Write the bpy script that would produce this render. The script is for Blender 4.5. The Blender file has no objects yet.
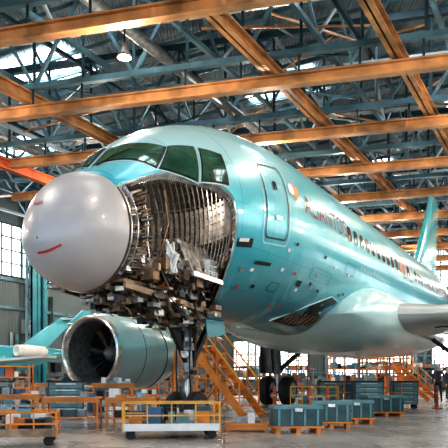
import bpy, bmesh, math, random
from mathutils import Vector, Matrix
random.seed(7)
R=random.random
def rr(a,b): return a+(b-a)*random.random()
scn=bpy.context.scene
# ---------------------------------------------------------------- materials
def mat(name,col,rough=.5,metal=0,var=.15,scale=3.0,bump=0,emit=None,estr=0,coat=0):
    m=bpy.data.materials.new(name); m.use_nodes=True
    nt=m.node_tree; b=nt.nodes['Principled BSDF']
    b.inputs['Roughness'].default_value=rough; b.inputs['Metallic'].default_value=metal
    if coat: b.inputs['Coat Weight'].default_value=coat; b.inputs['Coat Roughness'].default_value=.12
    tc=nt.nodes.new('ShaderNodeTexCoord'); n=nt.nodes.new('ShaderNodeTexNoise')
    n.inputs['Scale'].default_value=scale; n.inputs['Detail'].default_value=4
    nt.links.new(tc.outputs['Object'],n.inputs['Vector'])
    cr=nt.nodes.new('ShaderNodeValToRGB')
    cr.color_ramp.elements[0].position=.35; cr.color_ramp.elements[1].position=.65
    cr.color_ramp.elements[0].color=[c*(1-var) for c in col]+[1]
    cr.color_ramp.elements[1].color=[min(1,c*(1+var)) for c in col]+[1]
    nt.links.new(n.outputs['Fac'],cr.inputs['Fac']); nt.links.new(cr.outputs['Color'],b.inputs['Base Color'])
    if bump:
        bp=nt.nodes.new('ShaderNodeBump'); bp.inputs['Strength'].default_value=bump; bp.inputs['Distance'].default_value=.02
        nt.links.new(n.outputs['Fac'],bp.inputs['Height']); nt.links.new(bp.outputs['Normal'],b.inputs['Normal'])
    if emit:
        b.inputs['Emission Color'].default_value=list(emit)+[1]; b.inputs['Emission Strength'].default_value=estr
    return m
ORANGE=mat('orange_paint',(.66,.21,.03),.45,.1,.3,1.5)
TAN=mat('tan_girder_paint',(.42,.205,.085),.42,.2,.5,.9)
REDOR=mat('red_orange_paint',(.50,.10,.03),.45,.1,.25,1)
YELLOW=mat('yellow_paint',(.80,.38,.04),.45,0,.15,4)
TEALST=mat('teal_steel',(.025,.06,.08),.4,.4,.45,.7)
TEALST2=mat('teal_steel_light',(.10,.20,.25),.38,.4,.4,.7)
GREYST=mat('pale_steel',(.38,.43,.46),.4,.4,.3,.7)
COLM=mat('teal_column_paint',(.03,.22,.28),.4,.2,.3,.7)
DARK=mat('dark_metal',(.02,.022,.025),.4,.5,.4,5)
GREY=mat('grey_metal',(.25,.27,.28),.35,.7,.3,6)
SILVER=mat('bare_aluminium',(.66,.63,.60),.28,.9,.25,8)
BRONZE=mat('primer_tan_metal',(.28,.18,.11),.4,.5,.4,6)
WHITE=mat('white_enamel',(.78,.78,.76),.35,0,.08,3)
BLUE=mat('blue_plastic',(.03,.13,.26),.4,0,.2,4)
CRATE=mat('teal_crate_plastic',(.03,.075,.085),.35,0,.3,5)
CRATE2=mat('teal_crate_lid',(.12,.25,.27),.35,0,.2,5)
RUBBER=mat('tyre_rubber',(.015,.015,.016),.7,0,.3,8)
RED=mat('red_marking',(.6,.03,.02),.4,0,.1,4)
GLASS=mat('cockpit_glass',(.035,.12,.07),.04,.3,.6,1.5,coat=1)  # green tint, with a green reflection put into the base colour
WINM=mat('cabin_window',(.06,.018,.018),.15,0,.4,5)
SKINCOL=mat('human_skin',(.55,.32,.22),.55,0,.1,10)
HAIR=mat('dark_hair',(.03,.02,.015),.6,0,.2,20)
NAVY=mat('navy_workwear',(.02,.03,.06),.8,0,.2,10)
TROUS=mat('dark_trousers',(.015,.018,.022),.8,0,.2,10)
LAMP=mat('lamp_bulb',(1,.8,.5),.4,0,.02,3,emit=(1,.62,.3),estr=25)
PANE=mat('daylight_pane',(.8,.85,.9),.3,0,.05,1,emit=(.92,.97,1),estr=3.2)
SKYL=mat('skylight_pane',(.8,.85,.9),.3,0,.05,1,emit=(.9,.96,1),estr=8)

def skinmat():
    m=bpy.data.materials.new('teal_livery_paint'); m.use_nodes=True; nt=m.node_tree; b=nt.nodes['Principled BSDF']
    N=nt.nodes.new; L=nt.links.new
    tc=N('ShaderNodeTexCoord'); sp=N('ShaderNodeSeparateXYZ'); L(tc.outputs['Object'],sp.inputs[0])
    def mr(src,a,c,d=0,e=1):
        n=N('ShaderNodeMapRange'); n.interpolation_type='SMOOTHSTEP'; n.inputs[1].default_value=a; n.inputs[2].default_value=c
        n.inputs[3].default_value=d; n.inputs[4].default_value=e; L(src,n.inputs[0]); return n.outputs[0]
    def ma(op,a,c=None):
        n=N('ShaderNodeMath'); n.operation=op
        for i,v in enumerate((a,c)):
            if v is None: continue
            if isinstance(v,(int,float)): n.inputs[i].default_value=v
            else: L(v,n.inputs[i])
        return n.outputs[0]
    def mix(f,a,c,bt='MIX'):
        n=N('ShaderNodeMix'); n.data_type='RGBA'; n.blend_type=bt
        if isinstance(f,(int,float)): n.inputs[0].default_value=f
        else: L(f,n.inputs[0])
        for i,v in ((6,a),(7,c)):
            if isinstance(v,tuple): n.inputs[i].default_value=v
            else: L(v,n.inputs[i])
        return n.outputs[2]
    x,z=sp.outputs[0],sp.outputs[2]
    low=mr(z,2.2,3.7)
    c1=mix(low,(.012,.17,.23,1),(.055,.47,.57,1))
    nz=N('ShaderNodeTexNoise'); nz.inputs['Scale'].default_value=.6; nz.inputs['Detail'].default_value=6; nz.inputs['Distortion'].default_value=1.0
    L(tc.outputs['Object'],nz.inputs['Vector'])
    patch=ma('MULTIPLY',mr(nz.outputs['Fac'],.47,.6),.4)  # mottled livery tone, with patchy reflections put into the colour too
    c2=mix(patch,c1,(.24,.67,.74,1))
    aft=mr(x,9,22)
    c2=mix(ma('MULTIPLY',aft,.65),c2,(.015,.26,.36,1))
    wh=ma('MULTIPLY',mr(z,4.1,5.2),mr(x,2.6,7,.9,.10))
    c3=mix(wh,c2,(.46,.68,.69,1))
    l1=ma('LESS_THAN',ma('FRACT',ma('DIVIDE',x,1.07)),.014)
    l2=ma('LESS_THAN',ma('FRACT',ma('DIVIDE',ma('ADD',z,.13),.71)),.014)
    ln=ma('MULTIPLY',ma('MAXIMUM',l1,l2),.5)
    c4=mix(ln,c3,(.02,.11,.13,1))
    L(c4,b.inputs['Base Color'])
    n2=N('ShaderNodeTexNoise'); n2.inputs['Scale'].default_value=1.6; n2.inputs['Detail'].default_value=3; L(tc.outputs['Object'],n2.inputs['Vector'])
    bp=N('ShaderNodeBump'); bp.inputs['Strength'].default_value=.25; bp.inputs['Distance'].default_value=.03; L(n2.outputs['Fac'],bp.inputs['Height']); L(bp.outputs['Normal'],b.inputs['Normal'])
    b.inputs['Metallic'].default_value=.15; b.inputs['Roughness'].default_value=.3
    b.inputs['Coat Weight'].default_value=.6; b.inputs['Coat Roughness'].default_value=.1
    return m
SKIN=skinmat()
RADOME=mat('radome_grey_paint',(.47,.44,.44),.36,.05,.10,1.2,coat=.25)
NAC=mat('nacelle_paint',(.40,.60,.64),.28,.15,.15,.8,coat=.4)
FAIR=mat('fairing_paint',(.55,.79,.81),.25,.1,.10,.6,coat=.5)
WINGM=mat('wing_grey_paint',(.46,.51,.52),.35,.2,.2,.6,coat=.3)
SKI2=mat('tail_teal_paint',(.05,.42,.50),.25,.2,.2,.5,coat=.6)

# ---------------------------------------------------------------- mesh builder
class MB:
    def __init__(s): s.v=[];s.f=[];s.m=[];s.mats=[]
    def mi(s,m):
        if m not in s.mats: s.mats.append(m)
        return s.mats.index(m)
    def add(s,vs,fs,m):
        o=len(s.v); s.v+= [tuple(v) for v in vs]; i=s.mi(m)
        for f in fs: s.f.append(tuple(a+o for a in f)); s.m.append(i)
    def box(s,c,size,m,rz=0,rot=None):
        c=Vector(c); M=rot if rot else Matrix.Rotation(rz,3,'Z')
        hx,hy,hz=[q/2 for q in size]
        vs=[c+M@Vector((x*hx,y*hy,z*hz)) for z in(-1,1) for x,y in((-1,-1),(1,-1),(1,1),(-1,1))]
        s.add(vs,[(3,2,1,0),(4,5,6,7),(0,1,5,4),(1,2,6,5),(2,3,7,6),(3,0,4,7)],m)
    def beam(s,p0,p1,w,h,m):
        p0=Vector(p0);p1=Vector(p1); d=(p1-p0)
        if d.length<1e-6: return
        d.normalize(); up=Vector((0,0,1))
        if abs(d.z)>.98: up=Vector((0,1,0))
        sd=d.cross(up).normalized(); u=sd.cross(d).normalized()
        vs=[p+sd*a*w/2+u*b*h/2 for p in(p0,p1) for a,b in((-1,-1),(1,-1),(1,1),(-1,1))]
        s.add(vs,[(0,1,2,3),(7,6,5,4),(0,4,5,1),(1,5,6,2),(2,6,7,3),(3,7,4,0)],m)
    def ibeam(s,p0,p1,w,h,m,t=.05):
        p0=Vector(p0);p1=Vector(p1); z=Vector((0,0,h/2-t/2))
        s.beam(p0,p1,t,h,m); s.beam(p0+z,p1+z,w,t,m); s.beam(p0-z,p1-z,w,t,m)
    def cyl(s,p0,p1,r0,m,r1=None,n=12,cap=True):
        if r1 is None:r1=r0
        p0=Vector(p0);p1=Vector(p1); d=(p1-p0).normalized(); up=Vector((0,0,1)) if abs(d.z)<.95 else Vector((1,0,0))
        a=d.cross(up).normalized(); b=d.cross(a)
        vs=[p+ (a*math.cos(2*math.pi*i/n)+b*math.sin(2*math.pi*i/n))*r for p,r in((p0,r0),(p1,r1)) for i in range(n)]
        fs=[(i,(i+1)%n,n+(i+1)%n,n+i) for i in range(n)]
        if cap: fs+= [tuple(range(n))[::-1],tuple(range(n,2*n))]
        s.add(vs,fs,m)
    def path(s,pts,r,m,n=6):
        for a,b in zip(pts[:-1],pts[1:]): s.cyl(a,b,r,m,n=n)
    def loft(s,rings,m,close=True,cap0=False,cap1=False):
        n=len(rings[0]); vs=[p for r in rings for p in r]; fs=[]
        for i in range(len(rings)-1):
            for j in range(n if close else n-1):
                fs.append((i*n+j,i*n+(j+1)%n,(i+1)*n+(j+1)%n,(i+1)*n+j))
        if cap0: fs.append(tuple(range(n))[::-1])
        if cap1: fs.append(tuple(range((len(rings)-1)*n,len(rings)*n)))
        s.add(vs,fs,m)
    def lathe(s,org,axis,prof,m,n=40):
        org=Vector(org); d=Vector(axis).normalized(); up=Vector((0,0,1)) if abs(d.z)<.95 else Vector((1,0,0))
        a=d.cross(up).normalized(); b=d.cross(a)
        s.loft([[org+d*t+(a*math.cos(2*math.pi*i/n)+b*math.sin(2*math.pi*i/n))*r for i in range(n)] for t,r in prof],m)
    def torus(s,org,axis,Rr,r,m,n=32,k=8):
        s.lathe(org,axis,[(r*math.sin(2*math.pi*j/k),Rr+r*math.cos(2*math.pi*j/k)) for j in range(k+1)],m,n)
    def obj(s,name,parent=None,smooth=False,loc=None,rz=0,recalc=True):
        me=bpy.data.meshes.new(name); me.from_pydata(s.v,[],s.f)
        for m in s.mats: me.materials.append(m)
        me.polygons.foreach_set('material_index',s.m)
        me.update()
        if recalc:
            bm=bmesh.new(); bm.from_mesh(me); bmesh.ops.recalc_face_normals(bm,faces=bm.faces); bm.to_mesh(me); bm.free()
        if smooth:
            me.polygons.foreach_set('use_smooth',[True]*len(me.polygons))
            try: me.set_sharp_from_angle(angle=math.radians(35))
            except Exception: pass
        o=bpy.data.objects.new(name,me); scn.collection.objects.link(o)
        if parent: o.parent=parent
        if loc: o.location=loc
        o.rotation_euler[2]=rz
        return o

# ---------------------------------------------------------------- aircraft
UX,UY=.48,.877
air=bpy.data.objects.new('passenger_airliner',None); scn.collection.objects.link(air)
air.location=(-2.75,9.56,0); air.rotation_euler[2]=math.atan2(UY,UX)
def A(t,lat,z): return Vector((t,-lat,z))
TAB=[(1.0,4.30,2.40,.93,3.30),(1.2,4.47,2.35,1.08,3.35),(1.6,4.86,2.28,1.28,3.45),(2.0,5.15,2.25,1.43,3.58),(2.4,5.42,2.22,1.57,3.74),
(2.8,5.63,2.2,1.68,3.88),(3.4,5.88,2.18,1.8,4.02),(4.2,6.1,2.18,1.9,4.15),(5.2,6.25,2.2,1.96,4.25),(6.5,6.33,2.23,1.98,4.28),(9,6.33,2.23,1.98,4.28),
(20,6.33,2.23,1.98,4.28),(22,6.33,2.45,1.93,4.4),(25,6.28,3.2,1.6,4.8),(28,6.1,4.1,1.0,5.2),(30,5.9,4.75,.55,5.35),(31,5.75,5.1,.3,5.45)]
def sect(t):
    if t<1:
        q=max(0,t); f=(1-(1-q)**1.9)**.56; return (3.07+1.23*f, 3.07-.67*f, .93*f, 3.07+.23*f)
    t=min(t,30.999)
    for i in range(len(TAB)-1):
        if TAB[i][0]<=t<=TAB[i+1][0]: break
    p=TAB[max(0,i-1)];a=TAB[i];b=TAB[i+1];q=TAB[min(len(TAB)-1,i+2)]
    h=b[0]-a[0]; s=(t-a[0])/h; out=[]
    for k in range(1,5):
        d=(b[k]-a[k])/h
        m0=d if a is p else ((b[k]-p[k])/(b[0]-p[0])); m1=d if b is q else ((q[k]-a[k])/(q[0]-a[0]))
        if d==0: m0=m1=0
        out.append((2*s**3-3*s**2+1)*a[k]+(s**3-2*s**2+s)*h*m0+(-2*s**3+3*s**2)*b[k]+(s**3-s**2)*h*m1)
    return out
def S(t,deg,off=0):
    zt,zb,hw,zc=sect(t); a=math.radians(deg); c=math.cos(a)
    hh=(zt-zc) if c>0 else (zc-zb)
    return A(t,(hw+off)*math.sin(a),zc+(hh+off)*c)
def lerp(tab,t):
    if t<=tab[0][0]: return tab[0][1]
    for a,b in zip(tab[:-1],tab[1:]):
        if t<=b[0]: return a[1]+(b[1]-a[1])*(t-a[0])/(b[0]-a[0])
    return tab[-1][1]
ATOP=[(1.0,45),(1.4,49),(1.75,54),(2.1,62),(2.4,69),(2.7,74),(2.9,79),(3.0,84),(3.06,92),(3.1,102),(3.14,114),(3.22,126),(3.4,139),(3.7,152),(4.0,164),(4.3,180)]
ABOT=[(1.0,206),(3.2,206),(3.7,202),(4.0,194),(4.3,180)]
N=110
def arange_(t):
    return lerp(ABOT,t),360+lerp(ATOP,t)
ts=[1.0+.06*i for i in range(32)]+[2.92,2.95,2.97,2.99,3.0,3.02,3.04,3.06,3.08,3.1,3.12,3.14,3.18,3.22,3.3,3.37,3.45,3.55,3.7,3.8,3.9,4.0,4.1,4.2,4.3]+[4.5+.25*i for i in range(10)]+[7+1.0*i for i in range(14)]+[20.5+.35*i for i in range(31)]
ts=sorted(set(t for t in ts if t<=31))
mb=MB()
rings=[]
for t in ts:
    a0,a1=arange_(t) if t<4.3 else (180,540)
    rings.append([S(t,a0+(a1-a0)*j/N) for j in range(N+1)])
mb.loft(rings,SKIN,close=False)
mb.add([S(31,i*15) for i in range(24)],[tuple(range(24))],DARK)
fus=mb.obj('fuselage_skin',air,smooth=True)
sm=fus.modifiers.new('s','SOLIDIFY'); sm.thickness=.03; sm.offset=-1
# radome
mb=MB()
rt=[0.0003,.002,.005,.012,.03,.06,.1,.15,.22,.3,.4,.5,.6,.7,.8,.9,.96,1.0]
mb.loft([[S(t,i*5) for i in range(72)] for t in rt],RADOME)
mb.loft([[S(t,i*5,o) for i in range(72)] for t,o in((1.0,0),(1.0,-.06),(.8,-.07),(.5,-.08))],BRONZE)
mb.obj('radome',air,smooth=True)
def patch(mb,c,m,off=.012,n=10):
    vs=[]
    for i in range(n+1):
        for j in range(n+1):
            u=i/n;v=j/n
            t=(1-u)*(1-v)*c[0][0]+u*(1-v)*c[1][0]+u*v*c[2][0]+(1-u)*v*c[3][0]
            a=(1-u)*(1-v)*c[0][1]+u*(1-v)*c[1][1]+u*v*c[2][1]+(1-u)*v*c[3][1]
            vs.append(S(t,a,off))
    fs=[(i*(n+1)+j,(i+1)*(n+1)+j,(i+1)*(n+1)+j+1,i*(n+1)+j+1) for i in range(n) for j in range(n)]
    mb.add(vs,fs,m)
def poly(mb,pts,m,off=.012):
    ct=sum(p[0] for p in pts)/len(pts); ca=sum(p[1] for p in pts)/len(pts)
    vs=[S(ct,ca,off)]+[S(t,a,off) for t,a in pts]; n=len(pts)
    mb.add(vs,[(0,1+i,1+(i+1)%n) for i in range(n)],m)
def rrect(t0,t1,a0,a1,rt_=.3,k=4):
    w=(t1-t0)/2;h=(a1-a0)/2;ct=(t0+t1)/2;ca=(a0+a1)/2;out=[]
    for q in range(4):
        for i in range(k+1):
            th=math.pi/2*(q+i/k); sx=1 if q in(0,3) else -1; sy=1 if q in(0,1) else -1
            out.append((ct+sx*w*(1-rt_)+w*rt_*math.cos(th),ca+sy*h*(1-rt_)+h*rt_*math.sin(th)))
    return out
def loop(mb,pts,wd,m,off=.008,da=1.0):
    q=[]
    for i in range(len(pts)):
        a=pts[i];b=pts[(i+1)%len(pts)]; k=max(1,int(abs(b[1]-a[1])/4))
        for j in range(k): q.append((a[0]+(b[0]-a[0])*j/k,a[1]+(b[1]-a[1])*j/k))
    pts=q
    n=len(pts);ct=sum(p[0] for p in pts)/n;ca=sum(p[1] for p in pts)/n
    vs=[]
    for t,a in pts:
        vs.append(S(t,a,off))
        dt=ct-t;dd=(ca-a)/29.; l=math.hypot(dt,dd) or 1
        vs.append(S(t+dt/l*wd,a+dd/l*wd*29.*da,off))
    mb.add(vs,[(2*i,2*((i+1)%n),2*((i+1)%n)+1,2*i+1) for i in range(n)],m)
# cockpit windows
mb=MB()
WS=[[(1.20,3.5),(1.64,47),(2.07,35),(1.65,3.5)],[(1.71,50),(2.23,67),(2.52,45),(2.14,37)],[(2.33,68),(2.88,74),(3.0,55),(2.62,47.5)]]
for w in WS:
    for sg in (1,-1):
        c=[(t,a*sg) for t,a in w]
        ct=sum(p[0] for p in c)/4;ca=sum(p[1] for p in c)/4
        f2=[(ct+(t-ct)*1.17,ca+(a-ca)*1.17) for t,a in c]
        fr=[(ct+(t-ct)*1.10,ca+(a-ca)*1.10) for t,a in c]
        patch(mb,f2,FAIR,.008); patch(mb,fr,DARK,.014); patch(mb,c,GLASS,.022)
mb.obj('cockpit_windows',air,smooth=True)
mb=MB()
mb.path([S(1.16,8,.03),S(1.4,16,.05),S(1.62,22,.05)],.012,DARK); mb.path([S(1.16,-8,.03),S(1.4,-16,.05)],.012,DARK)
mb.obj('windscreen_wipers',air)
# doors and cabin windows
mb=MB()
d=rrect(3.95,4.85,60,104,.25)
loop(mb,d,.04,DARK,.012); loop(mb,rrect(3.87,4.93,57,107,.25),.025,FAIR,.014)
patch(mb,[(4.32,76),(4.46,76),(4.46,71),(4.32,71)],WINM,.015,4)
patch(mb,[(4.3,93),(4.5,93),(4.5,91),(4.3,91)],SILVER,.03,3)
t=8.7
while t<26:
    if not(15.2<t<15.9):
        for sg in(1,-1):
            poly(mb,[(a,b*sg) for a,b in rrect(t-.15,t+.15,74.5,85,.6)],WINM if R()<.85 else REDOR,.012)
    t+=.53
for t in(14.2,15.1): loop(mb,rrect(t,t+.55,66,88,.3),.03,DARK,.011)
loop(mb,rrect(23.2,24,66,106,.25),.04,DARK,.012)
for (t0,t1,a0,a1) in((6.5,7.7,112,120),(8.5,9.2,100,108),(4.9,5.3,128,134)):
    loop(mb,rrect(t0,t1,a0,a1,.2),.02,DARK,.01)
patch(mb,[(3.14,110),(3.6,110),(3.6,105),(3.14,105)],DARK,.02,4)
patch(mb,[(3.16,107),(3.45,107),(3.45,105),(3.16,105)],WHITE,.03,4)
patch(mb,[(3.9,119),(4.5,119),(4.5,117),(3.9,117)],DARK,.02,4)
patch(mb,[(6.0,127),(6.25,127),(6.25,123),(6.0,123)],DARK,.02,4)
for i in range(22):
    t=rr(3.4,9);a=rr(102,150); patch(mb,[(t,a),(t+.12,a),(t+.12,a-2),(t,a-2)],random.choice([DARK,SILVER,WHITE,RED]),.02,2)
for i in range(10):
    t=9.6+.3*i; a=98+rr(-1,1); patch(mb,[(t,a+3),(t+.16,a+3),(t+.16,a),(t,a)],FAIR,.012,2)
# open belly bay; the shade inside it is drawn as a dark patch
poly(mb,[(6.5,158),(8.0,160),(8.9,150),(8.9,128),(8.3,126),(7.6,134)],DARK,.02)
for i in range(8):
    t=7.0+.25*i; mb.path([S(t,a,.03) for a in(156,150,144)],.02,BRONZE)
mb.path([S(t,a,.03) for t,a in((6.5,158),(7.6,134),(8.3,126),(8.9,128))],.02,FAIR)
poly(mb,[(5.28+.24*math.cos(x*.524)*(1 if x%2 else .5),73+7*math.sin(x*.524)*(1 if x%2 else .5)) for x in range(12)],ORANGE,.016)
poly(mb,rrect(4.98,5.24,69,76,.9),WHITE,.018)
mb.obj('fuselage_markings',air,smooth=False)
def lettering(body,t0,len_,a_base,a_h,m,name,cuts=1):
    cu=bpy.data.curves.new('txt','FONT'); cu.body=body; cu.size=1; cu.resolution_u=3
    to=bpy.data.objects.new('txt',cu); scn.collection.objects.link(to); bpy.context.view_layer.update()
    me=bpy.data.meshes.new_from_object(to.evaluated_get(bpy.context.evaluated_depsgraph_get())); bpy.data.objects.remove(to)
    wmax=max(v.co.x for v in me.vertices)
    bm=bmesh.new(); bm.from_mesh(me); bmesh.ops.triangulate(bm,faces=bm.faces); bmesh.ops.subdivide_edges(bm,edges=bm.edges,cuts=cuts)
    for v in bm.verts: v.co=S(t0+v.co.x/wmax*len_,a_base-v.co.y*a_h,.025)
    bm.to_mesh(me); bm.free(); me.materials.clear(); me.materials.append(m)
    o=bpy.data.objects.new(name,me); scn.collection.objects.link(o); o.parent=air
lettering('ALIANTOS',5.65,2.8,84,17,mat('maroon_lettering',(.20,.03,.04),.6),'airline_lettering')
mb=MB()
def strip(pts):
    vs=[]
    for y,z in pts:
        lo,hi=0.0003,.999
        for _ in range(30):
            t=(lo+hi)/2; zt,zb,hw,zc=sect(t); hh=(zt-zc) if z>zc else (zc-zb)
            if (y/hw)**2+((z-zc)/hh)**2>1: lo=t
            else: hi=t
        vs.append((hi,y,z))
    return vs
def ribbon(pts,w):
    a=strip([(y,z+w/2) for y,z in pts]); b=strip([(y,z-w/2) for y,z in pts])
    vs=[]
    for p,q in zip(a,b): vs+= [A(p[0]-.015,p[1],p[2]),A(q[0]-.015,q[1],q[2])]
    mb.add(vs,[(2*i,2*i+2,2*i+3,2*i+1) for i in range(len(pts)-1)],RED)
ribbon([(-.04+.05*i,2.86-.03*math.sin(math.pi*i/8)+.012*i) for i in range(9)],.03)
ribbon([(-.22+.04*i,3.64) for i in range(6)],.035)
mb.obj('radome_markings',air)

# nose bay interior
mb=MB()
LIN=mat('bay_lining',(.05,.044,.042),.5,.4,.4,4)
RIB=mat('bay_frame',(.46,.42,.38),.35,.6,.35,6)
RIB2=mat('bay_frame_bronze',(.24,.17,.12),.4,.6,.3,6)
tl=[1.02,1.3,1.7,2.1,2.5,2.9,3.3,3.8,4.3]
mb.loft([[S(t,206+(360+40-206)*j/50,-.17) for j in range(51)] for t in tl],LIN,close=False)
def rib(t,a0,a1,d0,d1,w,m,n=44):
    rg=[]
    for j in range(n+1):
        a=a0+(a1-a0)*j/n
        rg.append([S(t,a,d0),S(t,a,d1),S(t,a,d1)+Vector((w,0,0)),S(t,a,d0)+Vector((w,0,0))])
    mb.loft(rg,m,close=True)
t=1.12
while t<3.1:
    a0,a1=arange_(t); rib(t,a0,min(a1,360+lerp(ATOP,t)),-.04,-.26,.03,RIB); 
    t+=.15
for a in range(210,400,9):
    mb.path([S(t,a,-.2) for t in(1.05,1.6,2.2,2.8,3.2)],.018,RIB,4)
def dish(y,z,o=0):
    zt,zb,hw,zc=sect(3.12); hh=(zt-zc) if z>zc else (zc-zb)
    q2=(y/hw)**2+((z-zc)/hh)**2
    t=4.05-.95*q2
    return A(t-o,y,z),q2
rgs=[]
for i in range(17):
    q=i/16*.985; rg=[]
    for j in range(60):
        a=j*6*math.pi/180; zt,zb,hw,zc=sect(3.12); hh=(zt-zc) if math.cos(a)>0 else (zc-zb)
        rg.append(A(4.05-.95*q*q,hw*q*math.sin(a),zc+hh*q*math.cos(a)))
    rgs.append(rg)
mb.loft(rgs,LIN)
zt,zb,hw,zc=sect(3.12)
for k in range(-13,14):
    y=k*.125
    pts=[]
    for j in range(41):
        z=zb+(zt-zb)*j/40; p,q2=dish(y,z,.05)
        if q2<.97: pts.append(p)
    for a,b in zip(pts[:-1],pts[1:]): mb.beam(a,b,.022,.08,RIB if k%3 else SILVER)
for k in range(1,26):
    z=zb+(zt-zb)*k/26; pts=[]
    for j in range(41):
        y=-hw+2*hw*j/40; p,q2=dish(y,z,.045)
        if q2<.97: pts.append(p)
    for a,b in zip(pts[:-1],pts[1:]): mb.beam(a,b,.03,.02,RIB2 if k%4 else RIB)
def edge(off,r,m):
    pts=[S(t,lerp(ATOP,t),off) for t in [1.02+.08*i for i in range(24)]+[2.95,3.0,3.03,3.06,3.08,3.1,3.12,3.14,3.18,3.22,3.3,3.4,3.55,3.7,3.85,4.0,4.15,4.28]]
    mb.path(pts,r,m,6)
edge(-.03,.022,SILVER); edge(-.13,.025,RIB2)
for i in range(60):
    t=1.1+i*.035; a=lerp(ATOP,t); mb.beam(S(t,a,-.03),S(t,a+2.5,-.1),.02,.02,SILVER)
mb.box(A(2.15,0,2.55),(2.1,1.5,.05),BRONZE)
mb.obj('nose_bay_structure',air,smooth=False)
mb=MB()
for t,o,m in((1.03,-.0,SILVER),(1.08,-.06,BRONZE),(1.13,-.03,SILVER),(1.19,-.09,SILVER),(1.26,-.07,BRONZE),(1.34,-.12,SILVER)):
    pts=[[S(t,35+(345)*j/70,o),S(t,35+345*j/70,o-.08),S(t,35+345*j/70,o-.08)+Vector((.025,0,0)),S(t,35+345*j/70,o)+Vector((.025,0,0))] for j in range(71)]
    mb.loft(pts,m)
MS=[SILVER,BRONZE,BRONZE,DARK,GREY,RIB,RIB2,DARK]
for k in range(110):
    a=46+k*1.5; t=rr(1.04,1.25); L_=rr(.08,.2)
    mb.cyl(S(t,a,-.05),S(t+L_,a,-.07),rr(.008,.018),random.choice(MS),n=7)
    if k%3==0:
        p=S(rr(1.1,1.35),a,-.2); mb.box(p,(rr(.05,.12),rr(.05,.1),rr(.05,.1)),random.choice(MS),rot=Matrix.Rotation(math.radians(a),3,'X'))
for k in range(40):
    a=k*9; mb.beam(S(1.36,a,-.14),S(1.47,a,-.5),.025,.05,random.choice([SILVER,BRONZE,GREY]))
mb.lathe(A(1.36,.0,3.3),(1,0,0),[(0,.02),(0,.55),(.1,.58),(.18,.45),(.25,.45)],GREY,30)
for rr_ in(.3,.45): mb.torus(A(1.4,0,3.3),(1,0,0),rr_+.2,.02,BRONZE,30,6)
for k in range(300):
    t=rr(1.05,3.9); zt,zb,hw,zc=sect(t); a=math.radians(rr(122,200)); q=rr(.74,.985)
    p=A(t,hw*q*math.sin(a),zc+(zc-zb)*q*math.cos(a))
    if t>3.1 and p.y<0 and math.degrees(a)<lerp(ATOP,t): continue
    mb.box(p,(rr(.04,.18),rr(.03,.12),rr(.03,.12)),random.choice(MS),rot=Matrix.Rotation(rr(0,6),3,random.choice('XYZ')) if R()<.35 else None)
for k in range(190):
    t=rr(1.2,3.9); l=rr(-.5,1.05)*(1 if t>1.8 else .7); zlo=2.32-.14*(t-1.2)/1.0*.8; z=rr(zlo-.06,2.5)
    mb.box(A(t,l,z),(rr(.04,.26),rr(.03,.18),rr(.03,.12)),random.choice([DARK,DARK,BRONZE,RIB2,GREY,SILVER,RIB]))
for k in range(26):
    t=rr(1.3,3.4); l=rr(-.4,1.0); mb.path([A(t,l,2.4),A(t+rr(.1,.3),l+rr(-.1,.1),2.25-.1*(t-1.2)),A(t+rr(.4,.7),l+rr(-.2,.1),2.18-.06*(t-1.2))],rr(.01,.02),random.choice([DARK,SILVER,BRONZE]),5)
for k in range(34):
    t=rr(1.6,3.3); l=rr(-.9,1.1); z=rr(2.6,2.92); mb.box(A(t,l,z),(rr(.1,.26),rr(.1,.25),rr(.12,.26)),random.choice([BRONZE,GREY,DARK,RIB,RIB2]))
for k in range(50):
    t=rr(1.1,3.0);a=rr(122,195) ; pts=[]
    for j in range(7):
        pts.append(S(max(1.03,min(3.4,t+rr(-.1,.3)*j*.35)),min(205,a+j*rr(1,5)),-.10-.2*R()))
    mb.path(pts,rr(.006,.014),random.choice([SILVER,DARK,BRONZE,RIB,ORANGE,DARK]),5)
for k in range(4):
    t=1.55+.2*k; l=rr(.5,1.0); mb.path([A(t,l,4.1+.02*k),A(t+rr(-.1,.1),l+rr(-.1,.2),3.6),A(t+rr(-.2,.2),l,2.9),A(t,l+.1,2.5)],rr(.006,.012),random.choice([DARK,SILVER,BRONZE]),5)
for k in range(16):
    mb.path([A(1.9+.03*k*R(),1.05+rr(-.08,.08),3.30-.02*k),A(1.95+rr(-.08,.08),1.1+rr(-.1,.1),3.05),A(2.0+rr(-.12,.12),1.05+rr(-.12,.12),2.75)],.02,WHITE,6)
for l in(-.45,0,.45,.8):
    mb.beam(A(1.05,l,2.47),A(4.1,l,2.26),.05,.10,RIB2)
for k in range(6):
    mb.beam(A(2.2+.16*k,1.35,2.75),A(2.35+.16*k,1.0,3.35),.03,.06,RIB)
mb.beam(A(2.1,1.4,2.75),A(3.1,1.4,2.72),.04,.08,SILVER); mb.beam(A(2.2,1.0,3.35),A(3.2,1.0,3.32),.04,.06,SILVER)
mb.box(A(2.95,1.2,2.95),(.3,.2,.3),WHITE)
for k in range(3): mb.box(A(2.95,1.31,2.85+.1*k),(.25,.02,.07),GREY)
mb.obj('nose_bay_equipment',air)
mb=MB(); mb.lathe((0,0,0),(0,0,1),[(0,.09),(.08,.08),(.14,.03),(.15,.01)],YELLOW,14); mb.lathe((0,0,0),(0,0,1),[(0,.01),(0,.07),(.02,.07)],LAMP,12)
wl=mb.obj('added_bay_lamp',air,loc=A(2.2,.2,4.15))  # small lamp body added to go with the bay fill lights
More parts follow.
